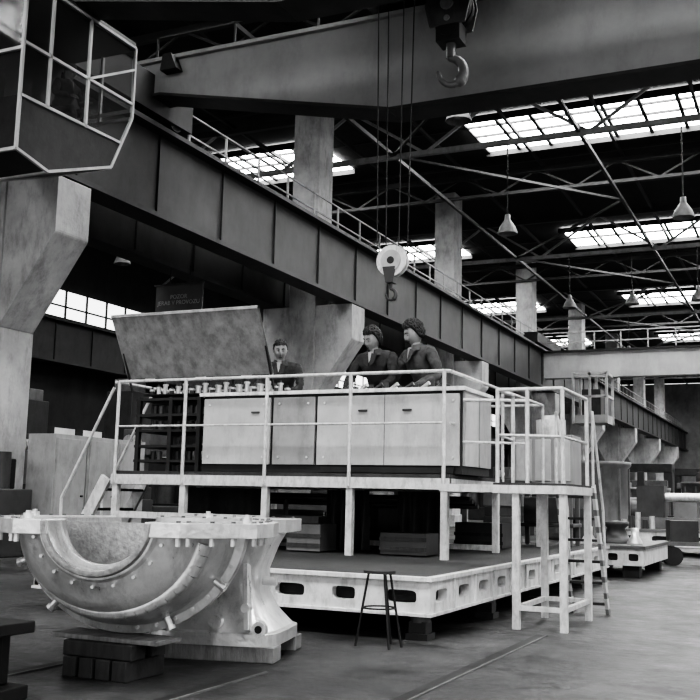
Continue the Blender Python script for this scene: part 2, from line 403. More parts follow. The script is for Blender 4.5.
def person(name,loc,rotz,s,arms,headrot,headoff,hair,moust,coat,lean=.16,seated=False,hs=1.14,parent=None):
    e=empty(name,loc,(0,0,rotz),s,parent)
    ch=Vector((0,-lean,1.36));nk=Vector((0,-lean*1.2,1.475))
    V=[(0,0,.95),(0,-lean*.35,1.10),(0,-lean*.8,1.25),(0,-lean,1.37),tuple(nk)]
    R=[(.165,.12),(.165,.12),(.19,.135),(.17,.115),(.07,.07)]
    E=[(0,1),(1,2),(2,3),(3,4)]
    for q,(el,wr) in zip((-1,1),arms):
        k=len(V);el=Vector(el);sh=Vector((q*.205,-lean,1.385))
        V+=[tuple(sh),tuple((sh*.5+el*.5)+Vector((q*.012,0,0))),tuple(el),tuple(el*.45+Vector(wr)*.55),tuple(wr)]
        R+=[.078,.066,.056,.052,.043]
        E+=[(3,k),(k,k+1),(k+1,k+2),(k+2,k+3),(k+3,k+4)]
    for q in(-1,1):
        k=len(V)
        if seated: V+=[(q*.1,-.02,.90),(q*.12,-.45,.92),(q*.12,-.5,.48),(q*.12,-.62,.44)]
        else: V+=[(q*.095,.0,.86),(q*.12,-.02,.48),(q*.13,.03,.09),(q*.14,-.13,.04)]
        R+=[.10,.072,.052,.045];E+=[(0,k),(k,k+1),(k+1,k+2),(k+2,k+3)]
    ob=skinobj('body',V,E,R,coat,e,3)
    tx=bpy.data.textures.get('cloth_folds') or bpy.data.textures.new('cloth_folds','CLOUDS');tx.noise_scale=.09;tx.noise_depth=3
    dm=ob.modifiers.new('folds','DISPLACE');dm.texture=tx;dm.strength=.05;dm.mid_level=.5;dm.texture_coords='LOCAL'
    hp=nk+Vector(headoff)
    skinobj('neck',[tuple(nk-Vector((0,0,.07))),tuple(nk+Vector((0,-.005,.02))),tuple(hp+Vector((0,.02,-.06)))],[(0,1),(1,2)],[.06,.056,.055],M_skin,e,2)
    b=B()
    n=20;ring=[]
    for j,(zz,rr) in enumerate(((-.05,.090),(.015,.072),(.020,.079),(-.055,.118))):
        for i in range(n+1):
            t=math.radians(-90+24)+math.radians(312)*i/n
            ring.append((math.cos(t)*rr,nk.y+math.sin(t)*rr*.92,nk.z+zz-.025*max(0,-math.sin(t))))
    m1=n+1
    b.add(ring,[(j*m1+i,j*m1+i+1,(j+1)*m1+i+1,(j+1)*m1+i) for j in range(3) for i in range(n)],coat,True)
    y0=nk.y
    for q in(-1,1):
        b.add([(q*.022,y0-.105,nk.z-.045),(q*.085,y0-.100,nk.z-.075),(q*.07,y0-.135,nk.z-.17),(q*.008,y0-.140,nk.z-.21)],[(0,1,2,3)],coat)
    b.add([(-.035,y0-.085,nk.z-.03),(.035,y0-.085,nk.z-.03),(.0,y0-.128,nk.z-.17)],[(0,1,2)],M_shirt)
    b.obj('collar',parent=e,recalc=False)
    head(e,tuple(hp),headrot,hs,hair,moust)
    for i,(q,(el,wr)) in enumerate(zip((-1,1),arms)):
        d=(Vector(wr)-Vector(el)).normalized()
        hand('hand_%s'%('right' if q<0 else 'left'),Vector(wr)-d*.005,d+Vector((0,0,.15)),(0,0,-1),-q,e,.55,1.12)
    return e
PY=10.95
# ------------------------------------------------------------------ raised test platform
DZ=1.30;FY=9.46
b=B()
xs=(-7.35,-6.42,-5.37,-4.37,-3.34)
rows=(FY,11.2,13.2)
for Y in rows:
    for x in xs:
        b.box((x-.035,Y-.035,.497 if x>-6.6 else 0),(x+.035,Y+.035,DZ-.1),M_rail)
    b.box((-7.4,Y-.05,DZ-.12),(-3.29,Y+.05,DZ-.01),M_rail)
for x in(-7.35,-3.34): b.box((x-.05,FY,DZ-.12),(x+.05,13.25,DZ-.01),M_rail)
b.box((-7.38,FY-.03,.80),(-5.37,FY+.03,.87),M_rail)
b.box((-5.4,11.17,.52),(-3.3,11.23,.58),M_rail)
b.beam((-7.35,FY+.02,.1),(-6.42,FY+.02,.82),.05,.05,M_rail)
b.box((-7.4,FY-.02,DZ-.01),(-3.29,13.25,DZ+.03),M_deck)
for x in xs:
    b.cyl((x,FY-.05,DZ-.1),(x,FY-.05,2.36),.020,M_rail,n=10)
b.path([(-7.35,FY-.05,2.36),(-3.34,FY-.05,2.36),(-3.29,FY,2.36),(-3.29,13.2,2.36)],.018,M_rail)
b.path([(-7.35,FY-.05,1.84),(-3.34,FY-.05,1.84)],.012,M_rail)
b.path([(-3.29,FY,1.84),(-3.29,10.3,1.84)],.012,M_rail)
for y in(11.3,13.2): b.cyl((-3.29,y,DZ),(-3.29,y,2.36),.020,M_rail)
b.path([(-7.35,13.2,2.36),(-3.29,13.2,2.36)],.018,M_rail)
b.path([(-7.4,FY-.05,2.36),(-7.4,13.2,2.36)],.018,M_rail)
for x in(-7.4,-6,-4.6): b.cyl((x,13.2,DZ),(x,13.2,2.36),.020,M_rail)
b.obj('raised_work_platform')
b=B()
for y in(FY,FY+.75):
    b.beam((-7.50,y,1.25),(-8.2,y,0.0),.05,.14,M_rail)
    b.cyl((-7.46,y,2.3),(-8.15,y,1.0),.018,M_rail);b.cyl((-8.12,y,.1),(-8.15,y,1.0),.018,M_rail)
for i in range(5):
    t=(i+.6)/5.4;b.box((-7.50-.74*t-.1,FY,1.25-1.25*t-.015),(-7.50-.74*t+.08,FY+.75,1.25-1.25*t+.015),M_deck)
b.obj('access_stair')
def tarp(x0,x1,Y,z0,z1,ph,m=M_tarp):
    b=B();n=90;vs=[];fs=[]
    for i in range(n+1):
        t=i/n
        for j in range(6):
            s_=j/5;am=.02+.06*s_
            vs.append((x0+(x1-x0)*t,Y+am*math.sin(t*26+ph)+.03*math.sin(t*9+ph*2),z1+(z0-z1)*s_))
    for i in range(n):
        for j in range(5): fs.append((i*6+j,(i+1)*6+j,(i+1)*6+j+1,i*6+j+1))
    b.add(vs,fs,m,True);o=b.obj('hanging_tarpaulin');return o
tarp(-4.95,-4.45,10.1,.52,1.16,0);tarp(-4.2,-3.6,10.3,.52,1.16,.7);tarp(-7.0,-5.8,10.2,.52,1.16,1.3)
b=B()
for i,(x,y,w_,h_) in enumerate(((-5.5,10.6,.3,.35),(-4.6,11.75,.35,.45),(-6.2,11.75,.3,.4),(-3.8,12.2,.3,.3),(-5.25,12.4,.3,.5),(-3.9,9.95,.25,.22),(-5.0,9.85,.2,.28))):
    b.box((x-w_,y-.2,.51),(x+w_,y+.2,.51+h_),M_mach if i%2 else M_machl)
    for z in(.55,.65): b.box((x-w_-.01,y-.21,z),(x+w_+.01,y-.2,z+.04),M_wooddk)
b.obj('storage_crates')
b=B()
for i in range(4): b.cyl((-6.5,10.75+i*.1,1.10-.03*i),(-3.5,10.75+i*.1,1.10-.03*i),.022+.006*(i%2),M_machl if i%2 else M_mach)
for x in(-5.9,-4.9,-4.0):
    b.cyl((x,10.9,1.1),(x,10.9,.51),.03,M_machl);b.cyl((x,10.9,.8),(x+.12,10.9,.8),.06,M_mach,n=14)
b.obj('hydraulic_pipework')
# ------------------------------------------------------------------ test bench
b=B();CY=9.62;CB=10.55
b.box((-6.30,CY,DZ+.035),(-3.22,CB,2.20),M_dark)
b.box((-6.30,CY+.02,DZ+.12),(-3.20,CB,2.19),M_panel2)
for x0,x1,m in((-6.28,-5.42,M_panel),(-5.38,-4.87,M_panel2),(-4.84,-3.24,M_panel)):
    b.box((x0,CY-.035,DZ+.12),(x1,CY,2.15),m)
b.box((-4.06,CY-.037,DZ+.12),(-4.052,CY-.03,2.15),M_dark)
for x0,x1 in((-6.34,-5.39),(-5.38,-3.18)): b.box((x0,CY-.05,2.18),(x1,CB+.03,2.22),M_white)
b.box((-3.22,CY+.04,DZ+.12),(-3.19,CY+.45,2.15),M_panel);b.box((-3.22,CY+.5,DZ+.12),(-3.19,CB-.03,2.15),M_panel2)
for x in(-6.2,-5.5,-5.3,-4.95,-4.75,-3.3): 
    for z in(DZ+.2,2.08): b.cyl((x,CY-.05,z),(x,CY-.03,z),.012,M_metal,n=8)
for x in(-5.6,-4.3,-3.8): b.box((x-.05,CY-.06,1.98),(x+.05,CY-.035,2.0),M_mach)
b.box((-4.8,CY-.02,DZ+.04),(-3.3,CY+.01,DZ+.11),M_dark)
b.obj('hydraulic_test_bench',bevel=.006)
b=B()
b.prism([(-7.30,9.50,2.40),(-5.36,9.50,2.40),(-5.36,9.12,3.09),(-7.30,9.12,3.09)],(0,.02,.012),M_lid)
for x in(-7.28,-5.38): b.beam((x,9.52,2.40),(x,9.14,3.09),.04,.03,M_lid)
b.beam((-7.3,9.14,3.08),(-5.36,9.14,3.08),.04,.03,M_lid)
for x in(-7.0,-6.3,-5.7): b.cyl((x-.06,9.52,2.39),(x+.06,9.52,2.39),.018,M_metal)
b.beam((-5.37,9.56,2.24),(-5.37,9.3,2.8),.02,.02,M_dark);b.beam((-7.27,9.56,2.25),(-7.27,9.3,2.8),.02,.02,M_dark)
b.obj('open_cabinet_lid')
b=B()
for x in(-7.2,-6.75,-6.36):
    for y in(9.62,10.4): b.box((x-.025,y-.025,DZ+.035),(x+.025,y+.025,2.19),M_dark)
for z in(1.45,1.62,1.8,1.98,2.165): b.box((-7.24,9.6,z-.015),(-6.35,10.42,z+.015),M_dark)
for i in range(10):
    x=-7.15+i*.085
    for z in(1.47,1.82,2.0): 
        if i%3: b.cyl((x,9.75,z),(x,9.75,z+.1),.03,M_mach if i%2 else M_machl,n=10)
b.obj('parts_rack')
b=B()
for r in range(2):
    for i in range(19):
        x=-7.12+i*.093+r*.04
        y=9.74+r*.2;z0=2.235
        h=.04+.03*((i*7+r*3)%3)
        b.cyl((x,y,z0),(x,y,z0+h),.026,M_metal if i%3 else M_mach,n=12);b.cyl((x,y,z0+h),(x,y,z0+h+.02),.035,M_metal,n=12)
        b.cyl((x,y,z0+h+.02),(x,y,z0+h+.05),.014,M_mach,n=8)
b.box((-7.2,9.68,2.222),(-5.35,10.0,2.236),M_dark)
b.obj('valve_row')
b=B()
b.box((-4.75,9.9,2.22),(-3.5,10.3,2.25),M_dark)
for i in range(7):
    x=-4.7+i*.18
    b.cyl((x,9.95+.03*(i%2),2.25),(x+.1,9.95,2.25+.06),.022,M_metal if i%2 else M_mach,n=8)
    b.cyl((x+.05,10.15,2.25),(x+.05,10.15,2.31+.02*(i%3)),.035,M_mach,n=12)
b.obj('machined_parts_tray')
FZ=DZ+.03
person('factory_worker',(-6.02,PY,FZ),math.radians(18),.95,
   [((-.29,-.34,1.12),(-.14,-.56,.98)),((.29,-.34,1.12),(.12,-.58,.97))],(math.radians(18),0,math.radians(12)),(0,-.02,.14),'short',False,M_coat,lean=.2)
person('factory_worker',(-4.64,PY,FZ),math.radians(-6),1.0,
   [((-.31,-.30,1.13),(-.22,-.56,.945)),((.29,-.33,1.12),(.2,-.58,.945))],(math.radians(24),math.radians(5),math.radians(-14)),(-.01,-.03,.13),'long',False,M_coat,lean=.22)
person('factory_worker',(-4.06,PY,FZ),math.radians(-30),1.03,
   [((-.28,-.30,1.12),(-.24,-.56,.93)),((.31,-.12,1.12),(.16,-.50,.915))],(math.radians(24),math.radians(4),math.radians(-12)),(0,-.03,.14),'curly',True,M_coat2,lean=.18)
# ------------------------------------------------------------------ machine bed
b=B();BX0,BX1,BY0,BY1,BZ0,BZ1=-6.6,-2.72,7.37,14.6,.21,.46
n=8;W=(BX1-BX0)/n
for i in range(n):
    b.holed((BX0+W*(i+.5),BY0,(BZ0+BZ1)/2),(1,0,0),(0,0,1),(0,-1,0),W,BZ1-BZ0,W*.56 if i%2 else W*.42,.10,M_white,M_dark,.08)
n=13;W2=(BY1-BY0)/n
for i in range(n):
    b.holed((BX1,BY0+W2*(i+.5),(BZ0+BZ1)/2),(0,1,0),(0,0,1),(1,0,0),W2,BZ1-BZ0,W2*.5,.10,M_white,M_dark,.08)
b.box((BX0-.03,BY0-.03,BZ1-.005),(BX1+.03,BY1,BZ1+.03),M_white)
b.box((BX0-.02,BY0-.02,BZ0-.02),(BX1+.02,BY1,BZ0+.005),M_white)
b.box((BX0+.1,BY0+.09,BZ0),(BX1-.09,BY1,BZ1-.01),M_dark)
b.box((BX0,BY0+.02,BZ1+.028),(BX1-.03,BY1,BZ1+.034),M_deck)
for x in(BX0,): b.box((x-.01,BY0,BZ0),(x+.05,BY1,BZ1),M_white)
for i in range(1,n):
    b.box((BX1,BY0+W2*i-.012,BZ0),(BX1+.02,BY0+W2*i+.012,BZ1),M_white)
b.obj('machine_bed',bevel=.004)
def jack(x,y,h=.19):
    b=B();b.box((x-.09,y-.09,0),(x+.09,y+.09,.05),M_mach)
    b.box((x-.07,y-.07,.05),(x+.07,y+.07,h-.05),M_mach)
    b.cyl((x,y,h-.06),(x,y,h),.08,M_machl,n=16);b.obj('levelling_jack')
for x,y in((-2.86,7.55),(-4.2,7.55),(-5.6,7.55),(-2.86,9.3),(-2.86,11.2),(-2.86,13.2),(-6.3,7.55)): jack(x,y)
# ------------------------------------------------------------------ landing with ladder
b=B();LZ=1.22;lx0,lx1,ly0,ly1=-2.58,-1.97,8.6,9.6
for x in(-2.38,lx1):
    for y in(ly0,ly1): b.box((x-.03,y-.03,0),(x+.03,y+.03,LZ-.06),M_rail)
b.box((-2.38,ly0-.02,.16),(lx1,ly0+.02,.20),M_rail);b.box((-2.38,ly1-.02,.16),(lx1,ly1+.02,.20),M_rail)
for x in(-2.38,lx1): b.box((x-.02,ly0,.16),(x+.02,ly1,.20),M_rail)
b.box((lx0,ly0-.05,LZ-.07),(lx1+.04,ly1+.04,LZ),M_rail)
b.box((lx0,ly0-.03,LZ),(lx1+.03,ly1+.03,LZ+.02),M_deck)
b.box((-3.27,9.1,LZ-.06),(lx0,ly1+.04,LZ+.01),M_rail)
TZ=2.06
for p in((lx0+.03,ly0),(-2.28,ly0),(lx1,ly0),(lx1,ly1),(lx0+.03,ly1)):
    b.cyl((p[0],p[1],LZ-.05),(p[0],p[1],TZ),.018,M_rail)
b.path([(lx0+.03,9.1,TZ),(lx0+.03,ly0,TZ),(lx1,ly0,TZ),(lx1,ly1,TZ)],.017,M_rail)
b.path([(lx0+.03,9.1,1.64),(lx0+.03,ly0,1.66),(lx1,ly0,1.64),(lx1,ly1,1.64)],.012,M_rail)
b.cyl((lx0+.03,9.1,LZ),(lx0+.03,9.1,TZ),.018,M_rail)
b.path([(lx0+.03,ly1,TZ),(-3.2,ly1,TZ+.02)],.017,M_rail);b.path([(lx0+.03,ly1,1.64),(-3.2,ly1,1.66)],.012,M_rail)
b.obj('landing_platform')
b=B()
for x in(-2.28,-1.93):
    b.beam((x,ly1+.08,1.24),(x+.02,ly1+.64,0.0),.03,.07,M_stripe)
    b.path([(x,ly1+.08,1.2),(x,ly1+.07,1.95),(x+.01,ly1+.5,1.0),(x+.02,ly1+.55,.25)],.013,M_rail)
for i in range(6):
    t=(i+.5)/6;y=ly1+.09+.56*t;b.box((-2.28,y-.04,1.24-1.24*t-.012),(-1.93,y+.06,1.24-1.24*t+.012),M_deck)
b.obj('access_ladder')
b=B();cx0,cx1,cy0,cy1=-3.75,-2.95,13.45,14.0
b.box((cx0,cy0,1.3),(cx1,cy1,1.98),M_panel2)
for x in(cx0+.05,cx1-.05):
    for y in(cy0+.05,cy1-.05): b.box((x-.03,y-.03,.5),(x+.03,y+.03,1.3),M_machl)
b.box((cx0,cy0,.75),(cx1,cy1,.8),M_mach);b.box((cx0+.1,cy0+.1,.8),(cx1-.1,cy1-.1,1.15),M_mach)
for i in range(3): b.box((cx0+.03+i*.26,cy0-.02,1.36),(cx0+.25+i*.26,cy0,1.92),M_panel)
b.cyl((-3.3,13.7,1.98),(-3.3,13.7,2.2),.2,M_white,n=24);b.cyl((-3.3,13.7,2.2),(-3.3,13.7,2.26),.11,M_white,n=24)
b.obj('electrical_cabinet',bevel=.01)
# ------------------------------------------------------------------ stool
b=B();sx,sy=-2.98,7.0
b.cyl((sx,sy,.53),(sx,sy,.55),.12,M_wooddk,n=24)
for a in(200,320,80,20):
    a=math.radians(a);b.cyl((sx+.08*math.cos(a),sy+.08*math.sin(a),.53),(sx+.17*math.cos(a),sy+.17*math.sin(a),0),.010,M_dark,n=8)
pr=[(sx+.12*math.cos(t*math.pi/8),sy+.12*math.sin(t*math.pi/8),.28) for t in range(17)]
b.path(pr,.007,M_dark,6)
b.obj('tripod_stool')
# ------------------------------------------------------------------ turbine casing (lower half)
b=B();ax,ay,az=-3.70,4.60,.92
TURN=math.radians(14)
prof=[(0,.27),(0,.32),(.03,.335),(.05,.37),(.07,.42),(.14,.50),(.24,.555),(.36,.60),(.48,.615),(.50,.62),(.50,.67),(.56,.67),(.56,.61),(.8,.60),(1.0,.55),(1.1,.47),(1.25,.40)]
inner=[(1.25,.36),(1.0,.45),(.6,.54),(.42,.54),(.3,.49),(.25,.43),(.24,.27),(0,.27)]
EX=1.10
b.lathe(prof,(ax,ay,az-.01),M_cast,'y',56,math.pi,2*math.pi,EX)
b.lathe(inner,(ax,ay,az-.01),M_castin,'y',56,math.pi,2*math.pi,EX)
b.lathe([(-.03,.27),(-.03,.30),(.01,.31)],(ax,ay,az-.01),M_castin,'y',40,math.pi,2*math.pi,EX)
b.lathe([(.10,.27),(.10,.24),(.14,.24),(.14,.27)],(ax,ay,az-.01),M_castin,'y',40,math.pi,2*math.pi,EX)
b.lathe([(.45,.54),(.45,.001)],(ax,ay,az-.02),M_castin,'y',40,math.pi,2*math.pi,EX)
ys=[-.02,.06,.22,.5,.85,1.05,1.25]
wo=[.50,.62,.88,.90,.84,.70,.60]
wi=[.297,.297,.297,.59,.60,.54,.43]
for q in(-1,1):
    vs=[]
    for y,o,i_ in zip(ys,wo,wi):
        for z in(az-.085,az): vs+=[(ax+q*i_,ay+y,z),(ax+q*o,ay+y,z)]
    fs=[]
    for k in range(len(ys)-1):
        a=k*4;c=a+4
        fs+=[(a,a+1,c+1,c),(a+2,a+3,c+3,c+2),(a+1,a+3,c+3,c+1),(a,a+2,c+2,c)]
    fs+=[(0,1,3,2),(len(vs)-4,len(vs)-3,len(vs)-1,len(vs)-2)]
    b.add(vs,fs,M_cast)
    for k in range(len(ys)-1):
        for t in((.3,.7) if k!=3 else (.2,.5,.8)):
            y=ys[k]*(1-t)+ys[k+1]*t;o=wo[k]*(1-t)+wo[k+1]*t
            b.cyl((ax+q*(o-.05),ay+y,az-.10),(ax+q*(o-.05),ay+y,az+.010),.014,M_machl,n=8)
            b.cyl((ax+q*(o-.05),ay+y,az-.13),(ax+q*(o-.05),ay+y,az-.085),.017,M_cast,n=6,smooth=False)
for a in range(186,356,10):
    t=math.radians(a);c,s_=math.cos(t),math.sin(t)
    b.cyl((ax+c*.645*EX,ay+.49,az+s_*.645),(ax+c*.645*EX,ay+.58,az+s_*.645),.012,M_metal,n=8)
for a in(204,232,294,326):
    t=math.radians(a);c,s_=math.cos(t),math.sin(t)
    b.cyl((ax+c*.62*EX,ay+.44,az+s_*.62),(ax+c*.685*EX,ay+.44,az+s_*.685),.022,M_cast,n=10)
    b.cyl((ax+c*.675*EX,ay+.44,az+s_*.675),(ax+c*.695*EX,ay+.44,az+s_*.695),.03,M_cast,n=6,smooth=False)
for a in range(196,350,18):
    t=math.radians(a);c,s_=math.cos(t),math.sin(t)
    b.cyl((ax+c*.37*EX,ay+.02,az+s_*.37),(ax+c*.37*EX,ay+.12,az+s_*.37),.010,M_metal,n=8)
for a in(225,255,285,315):
    t=math.radians(a);c,s_=math.cos(t),math.sin(t)
    b.beam((ax+c*.57*EX,ay+.58,az+s_*.57),(ax+c*.50*EX,ay+1.1,az+s_*.50),.03,.12,M_cast)
# curved scroll rib swelling round the bowl
last=None
for i in range(25):
    t=math.radians(190+i*6.6);rr=.50+.03*i/24;c,s_=math.cos(t),math.sin(t)
    p=Vector((ax+c*rr*EX,ay+.20-.0*i,az-.01+s_*rr));R=.030+.022*i/24
    if last: b.cyl(last[0],p,last[1],M_cast,r1=R,n=14)
    last=(p,R)
px_,py_=ax+.30,ay+1.55
rings=[(az,.46,.40),(az-.085,.46,.40),(az-.09,.37,.32),(.74,.32,.29),(.58,.26,.25),(.42,.26,.26),(.30,.32,.31),(.19,.42,.38),(.18,.45,.41),(.10,.45,.41)]
vs=[];k=32
for z,hx,hy in rings:
    for i in range(k):
        t=2*math.pi*i/k;c=math.cos(t);s_=math.sin(t);e=.35
        vs.append((px_+math.copysign(abs(c)**e,c)*hx,py_+math.copysign(abs(s_)**e,s_)*hy,z))
fs=[(j*k+i,j*k+(i+1)%k,(j+1)*k+(i+1)%k,(j+1)*k+i) for j in range(2,7) for i in range(k)]
fl=[(j*k+i,j*k+(i+1)%k,(j+1)*k+(i+1)%k,(j+1)*k+i) for j in(0,1,7,8) for i in range(k)]
b.add(vs,fs,M_cast,True);b.add(vs,fl,M_cast,False);b.add(vs[:k],[tuple(range(k))],M_cast);b.add(vs[-k:],[tuple(range(k))],M_cast)
for i in range(6):
    for q in(-1,1): b.cyl((px_-.38+i*.15,py_+q*.34,az-.1),(px_-.38+i*.15,py_+q*.34,az+.012),.014,M_machl,n=8)
b.cyl((px_+.26,py_-.36,.35),(px_+.26,py_-.44,.35),.03,M_cast);b.cyl((px_-.1,py_-.25,.5),(px_-.1,py_-.33,.5),.025,M_cast)
b.cyl((px_+.05,py_-.36,.25),(px_+.05,py_-.42,.25),.045,M_cast);b.cyl((px_+.38,py_-.1,.5),(px_+.28,py_-.1,.5),.03,M_cast)
b.cyl((px_+.36,py_-.40,.22),(px_+.36,py_-.46,.22),.05,M_cast,n=18);b.cyl((px_+.36,py_-.462,.22),(px_+.36,py_-.465,.22),.025,M_dark,n=14)
b.beam((px_-.26,py_-.30,.62),(px_-.28,py_-.42,.2),.035,.08,M_cast);b.beam((px_+.22,py_-.30,.62),(px_+.28,py_-.42,.2),.035,.08,M_cast)
for x,y in((ax-.7,ay+.6),(ax+.75,ay+.45),(ax+.2,ay+1.35),(ax-.5,ay+.15)):
    b.cyl((x,y,az),(x,y,az+.03),.03,M_cast,n=12);b.cyl((x,y,az+.03),(x,y,az+.045),.018,M_metal,n=6,smooth=False)
b.turn((ax,ay),TURN)
b.obj('turbine_casing',bevel=.004)
b=B()
for i in range(4): b.box((-4.10+i*.12,4.86,0),(-4.0+i*.12,5.24,.115),M_wooddk)
b.box((-4.12,4.88,.118),(-3.62,5.02,.205),M_wooddk);b.box((-4.12,5.08,.118),(-3.62,5.22,.205),M_wooddk)
b.box((-4.26,4.92,.207),(-3.48,5.18,.235),M_wood)
b.obj('support_timbers',bevel=.006)
b=B();b.box((px_-.45,py_-.40,0),(px_+.45,py_-.2,.10),M_wood);b.box((px_-.45,py_+.2,0),(px_+.45,py_+.38,.10),M_wood)
b.turn((ax,ay),TURN)
b.obj('support_timbers',bevel=.006)
b=B();b.box((-4.6,3.75,0),(-3.80,4.25,.07),M_dark);b.box((-4.55,3.85,.07),(-3.9,4.15,.34),M_dark);b.box((-4.6,3.75,.34),(-3.78,4.25,.40),M_dark)
for x in(-4.4,-4.1,-3.93): b.box((x-.015,3.78,.07),(x+.015,4.22,.34),M_dark)
b.obj('steel_trestle_block',bevel=.006)
b=B()
for x in(-3.18,-4.4,-2.1):
    b.box((x-.035,1.0,0),(x+.035,5.6 if x<-3 else 8.3,.006),M_dark);b.box((x+.045,1.0,0),(x+.06,5.6 if x<-3 else 8.3,.01),M_machl)
b.obj('floor_rail')
# ------------------------------------------------------------------ driver cab
root=empty('crane_operator_cab')
b=B();X1,X0=-10.68,-12.2
side=[(10.9,6.15),(11.6,6.0),(13.1,6.55),(13.6,7.6),(13.6,8.9),(10.9,8.9)]
pan=[(10.9,6.15),(11.6,6.0),(13.1,6.55),(13.35,7.05),(11.4,7.0),(10.9,7.0)]
b.prism([(X1,y,z) for y,z in pan],(X0-X1,0,0),M_dark)
b.box((X0,10.9,8.85),(X1,13.6,9.0),M_gird)
def fr(y0,z0,y1,z1,w=.045):
    for X in(X1,X0): b.beam((X,y0,z0),(X,y1,z1),w,w,M_cranew)
for (a,c),(d,e_) in zip(side,side[1:]+side[:1]): fr(a,c,d,e_)
fr(11.5,7.0,11.5,8.9);fr(12.4,7.0,12.4,8.9);fr(10.9,7.85,13.6,7.85);fr(12.4,7.85,13.6,8.5,.04);fr(10.9,7.0,13.3,7.05)
for y,z in side+[(10.9,7.75),(13.6,7.75)]: b.beam((X1,y,z),(X0,y,z),.05,.05,M_cranew)
b.beam((-11.4,10.9,6.2),(-11.4,10.9,8.9),.05,.05,M_cranew);b.beam((-11.4,13.6,7.6),(-11.4,13.6,8.9),.05,.05,M_cranew)
for x in(-12.05,-10.8): b.beam((x,12.2,8.9),(x,12.3,9.35),.12,.12,M_gird)
b.box((-12.0,11.3,7.0),(-11.4,11.9,7.7),M_mach)
b.box((-11.9,12.0,7.0),(-11.4,12.5,7.2),M_dark);b.box((-11.9,12.0,7.2),(-11.8,12.5,7.9),M_dark)
b.box((X0,10.95,7.0),(X0+.03,13.4,8.85),M_gird)
b.obj('cab_frame',parent=root)
b=B();b.prism([(X1-.02,y,z) for y,z in[(10.95,7.0),(11.4,7.0),(13.3,7.05),(13.55,7.6),(13.55,8.85),(10.95,8.85)]],(-.01,0,0),M_glass)
b.box((X0+.05,10.92,7.0),(X1-.05,10.93,8.85),M_glass)
b.obj('cab_glazing',parent=root)
person('crane_driver',(-11.35,12.5,6.45),math.radians(85),1.0,[((-.3,-.2,1.15),(-.2,-.45,1.1)),((.3,-.2,1.15),(.2,-.45,1.1))],(math.radians(22),0,0),(0,-.02,.14),'short',False,M_coat,seated=True,parent=root)
# ------------------------------------------------------------------ hanging lamps
for X,Y,z in((-8.2,28.7,9.1),(-3.1,28.7,9.1),(2,28.7,9.1),(-7.3,21.4,9.9),(-9.6,43.5,9.6),(-4.2,43.5,9.6),(-22.6,28.7,9.3),(-20,43.5,9.3),(-9.6,59,9.6),(-5.5,59,9.6),(-6.9,43.5,9.6)):
    b=B();b.cyl((X,Y,z+.5),(X,Y,12),.02,M_dark,n=6)
    b.lathe([(0,.30),(.02,.31),(.22,.24),(.38,.13),(.45,.09),(.6,.08),(.6,.01)],(X,Y,z),M_trussw,n=20)
    b.cyl((X,Y,z+.08),(X,Y,z+.3),.1,M_shirt,n=10)
    b.obj('pendant_lamp')
# ------------------------------------------------------------------ second crane, far
b=B()
b.box((-12.4,50,7.3),(14,50.6,8.6),M_crane);b.box((-12.4,49.9,8.6),(14,50.7,8.7),M_dark)
for z in(9.1,9.6): b.beam((-12.4,49.9,z),(14,49.9,z),.06,.06,M_trussw)
for i in range(20): b.beam((-12.4+i*1.3,49.9,8.7),(-12.4+i*1.3,49.9,9.6),.06,.06,M_trussw)
b.box((-12.9,48,8.9),(-12.2,53,9.4),M_dark)
b.box((-10.6,48.6,4.9),(-9.0,50.2,5.3),M_crane)
for x in(-10.6,-9.8,-9.0):
    for y in(48.6,50.2): b.beam((x,y,4.9),(x,y,7.4),.12,.12,M_cranew)
for z in(6.2,7.3): b.beam((-10.6,48.6,z),(-9.0,48.6,z),.12,.12,M_cranew);b.beam((-9.0,48.6,z),(-9.0,50.2,z),.12,.12,M_cranew)
b.box((-10.3,49.2,5.3),(-9.4,50.0,6.6),M_mach)
b.obj('overhead_crane')
# ------------------------------------------------------------------ background machinery
def vlathe(x,y,s=1):
    b=B()
    b.cyl((x,y,0),(x,y,.9*s),1.1*s,M_mach,n=28);b.cyl((x,y,.9*s),(x,y,1.1*s),1.0*s,M_machl,n=28)
    for q in(-1,1): b.box((x+q*1.5*s-.25*s,y+.2*s,0),(x+q*1.5*s+.25*s,y+1.2*s,3.2*s),M_mach)
    b.box((x-1.75*s,y+.1*s,3.0*s),(x+1.75*s,y+1.3*s,3.5*s),M_mach);b.box((x-1.5*s,y-.1*s,2.1*s),(x+1.5*s,y+.3*s,2.5*s),M_machl)
    b.box((x-.2*s,y-.35*s,1.5*s),(x+.2*s,y-.05*s,3.0*s),M_mach)
    b.obj('vertical_lathe',bevel=.03)
vlathe(-9.5,62,1.0);vlathe(-5.2,66,.9);vlathe(-8,80,1.1)
def hlathe(x,y,L=3.5,rz=0,s=1.0):
    b=B()
    b.box((-L/2,-.35,0),(-L/2+.7,.35,.7),M_mach);b.box((L/2-.5,-.35,0),(L/2,.35,.7),M_mach)
    b.box((-L/2,-.3,.7),(L/2,.3,.95),M_mach);b.box((-L/2,-.35,.95),(-L/2+.8,.35,1.55),M_machl)
    b.cyl((-L/2+.8,0,1.25),(-L/2+.95,0,1.25),.25,M_dark,n=20);b.box((L/2-.6,-.2,.95),(L/2-.2,.2,1.4),M_machl)
    b.box((-.3,-.4,.9),(.3,.4,1.15),M_machl);b.cyl((-.1,-.45,1.0),(-.1,-.5,1.0),.14,M_metal,n=16);b.box((-.12,-.15,1.15),(.12,.15,1.35),M_dark)
    b.v=[tuple(c*s for c in v) for v in b.v]
    b.obj('horizontal_lathe',(x,y,0),(0,0,rz),bevel=.02)
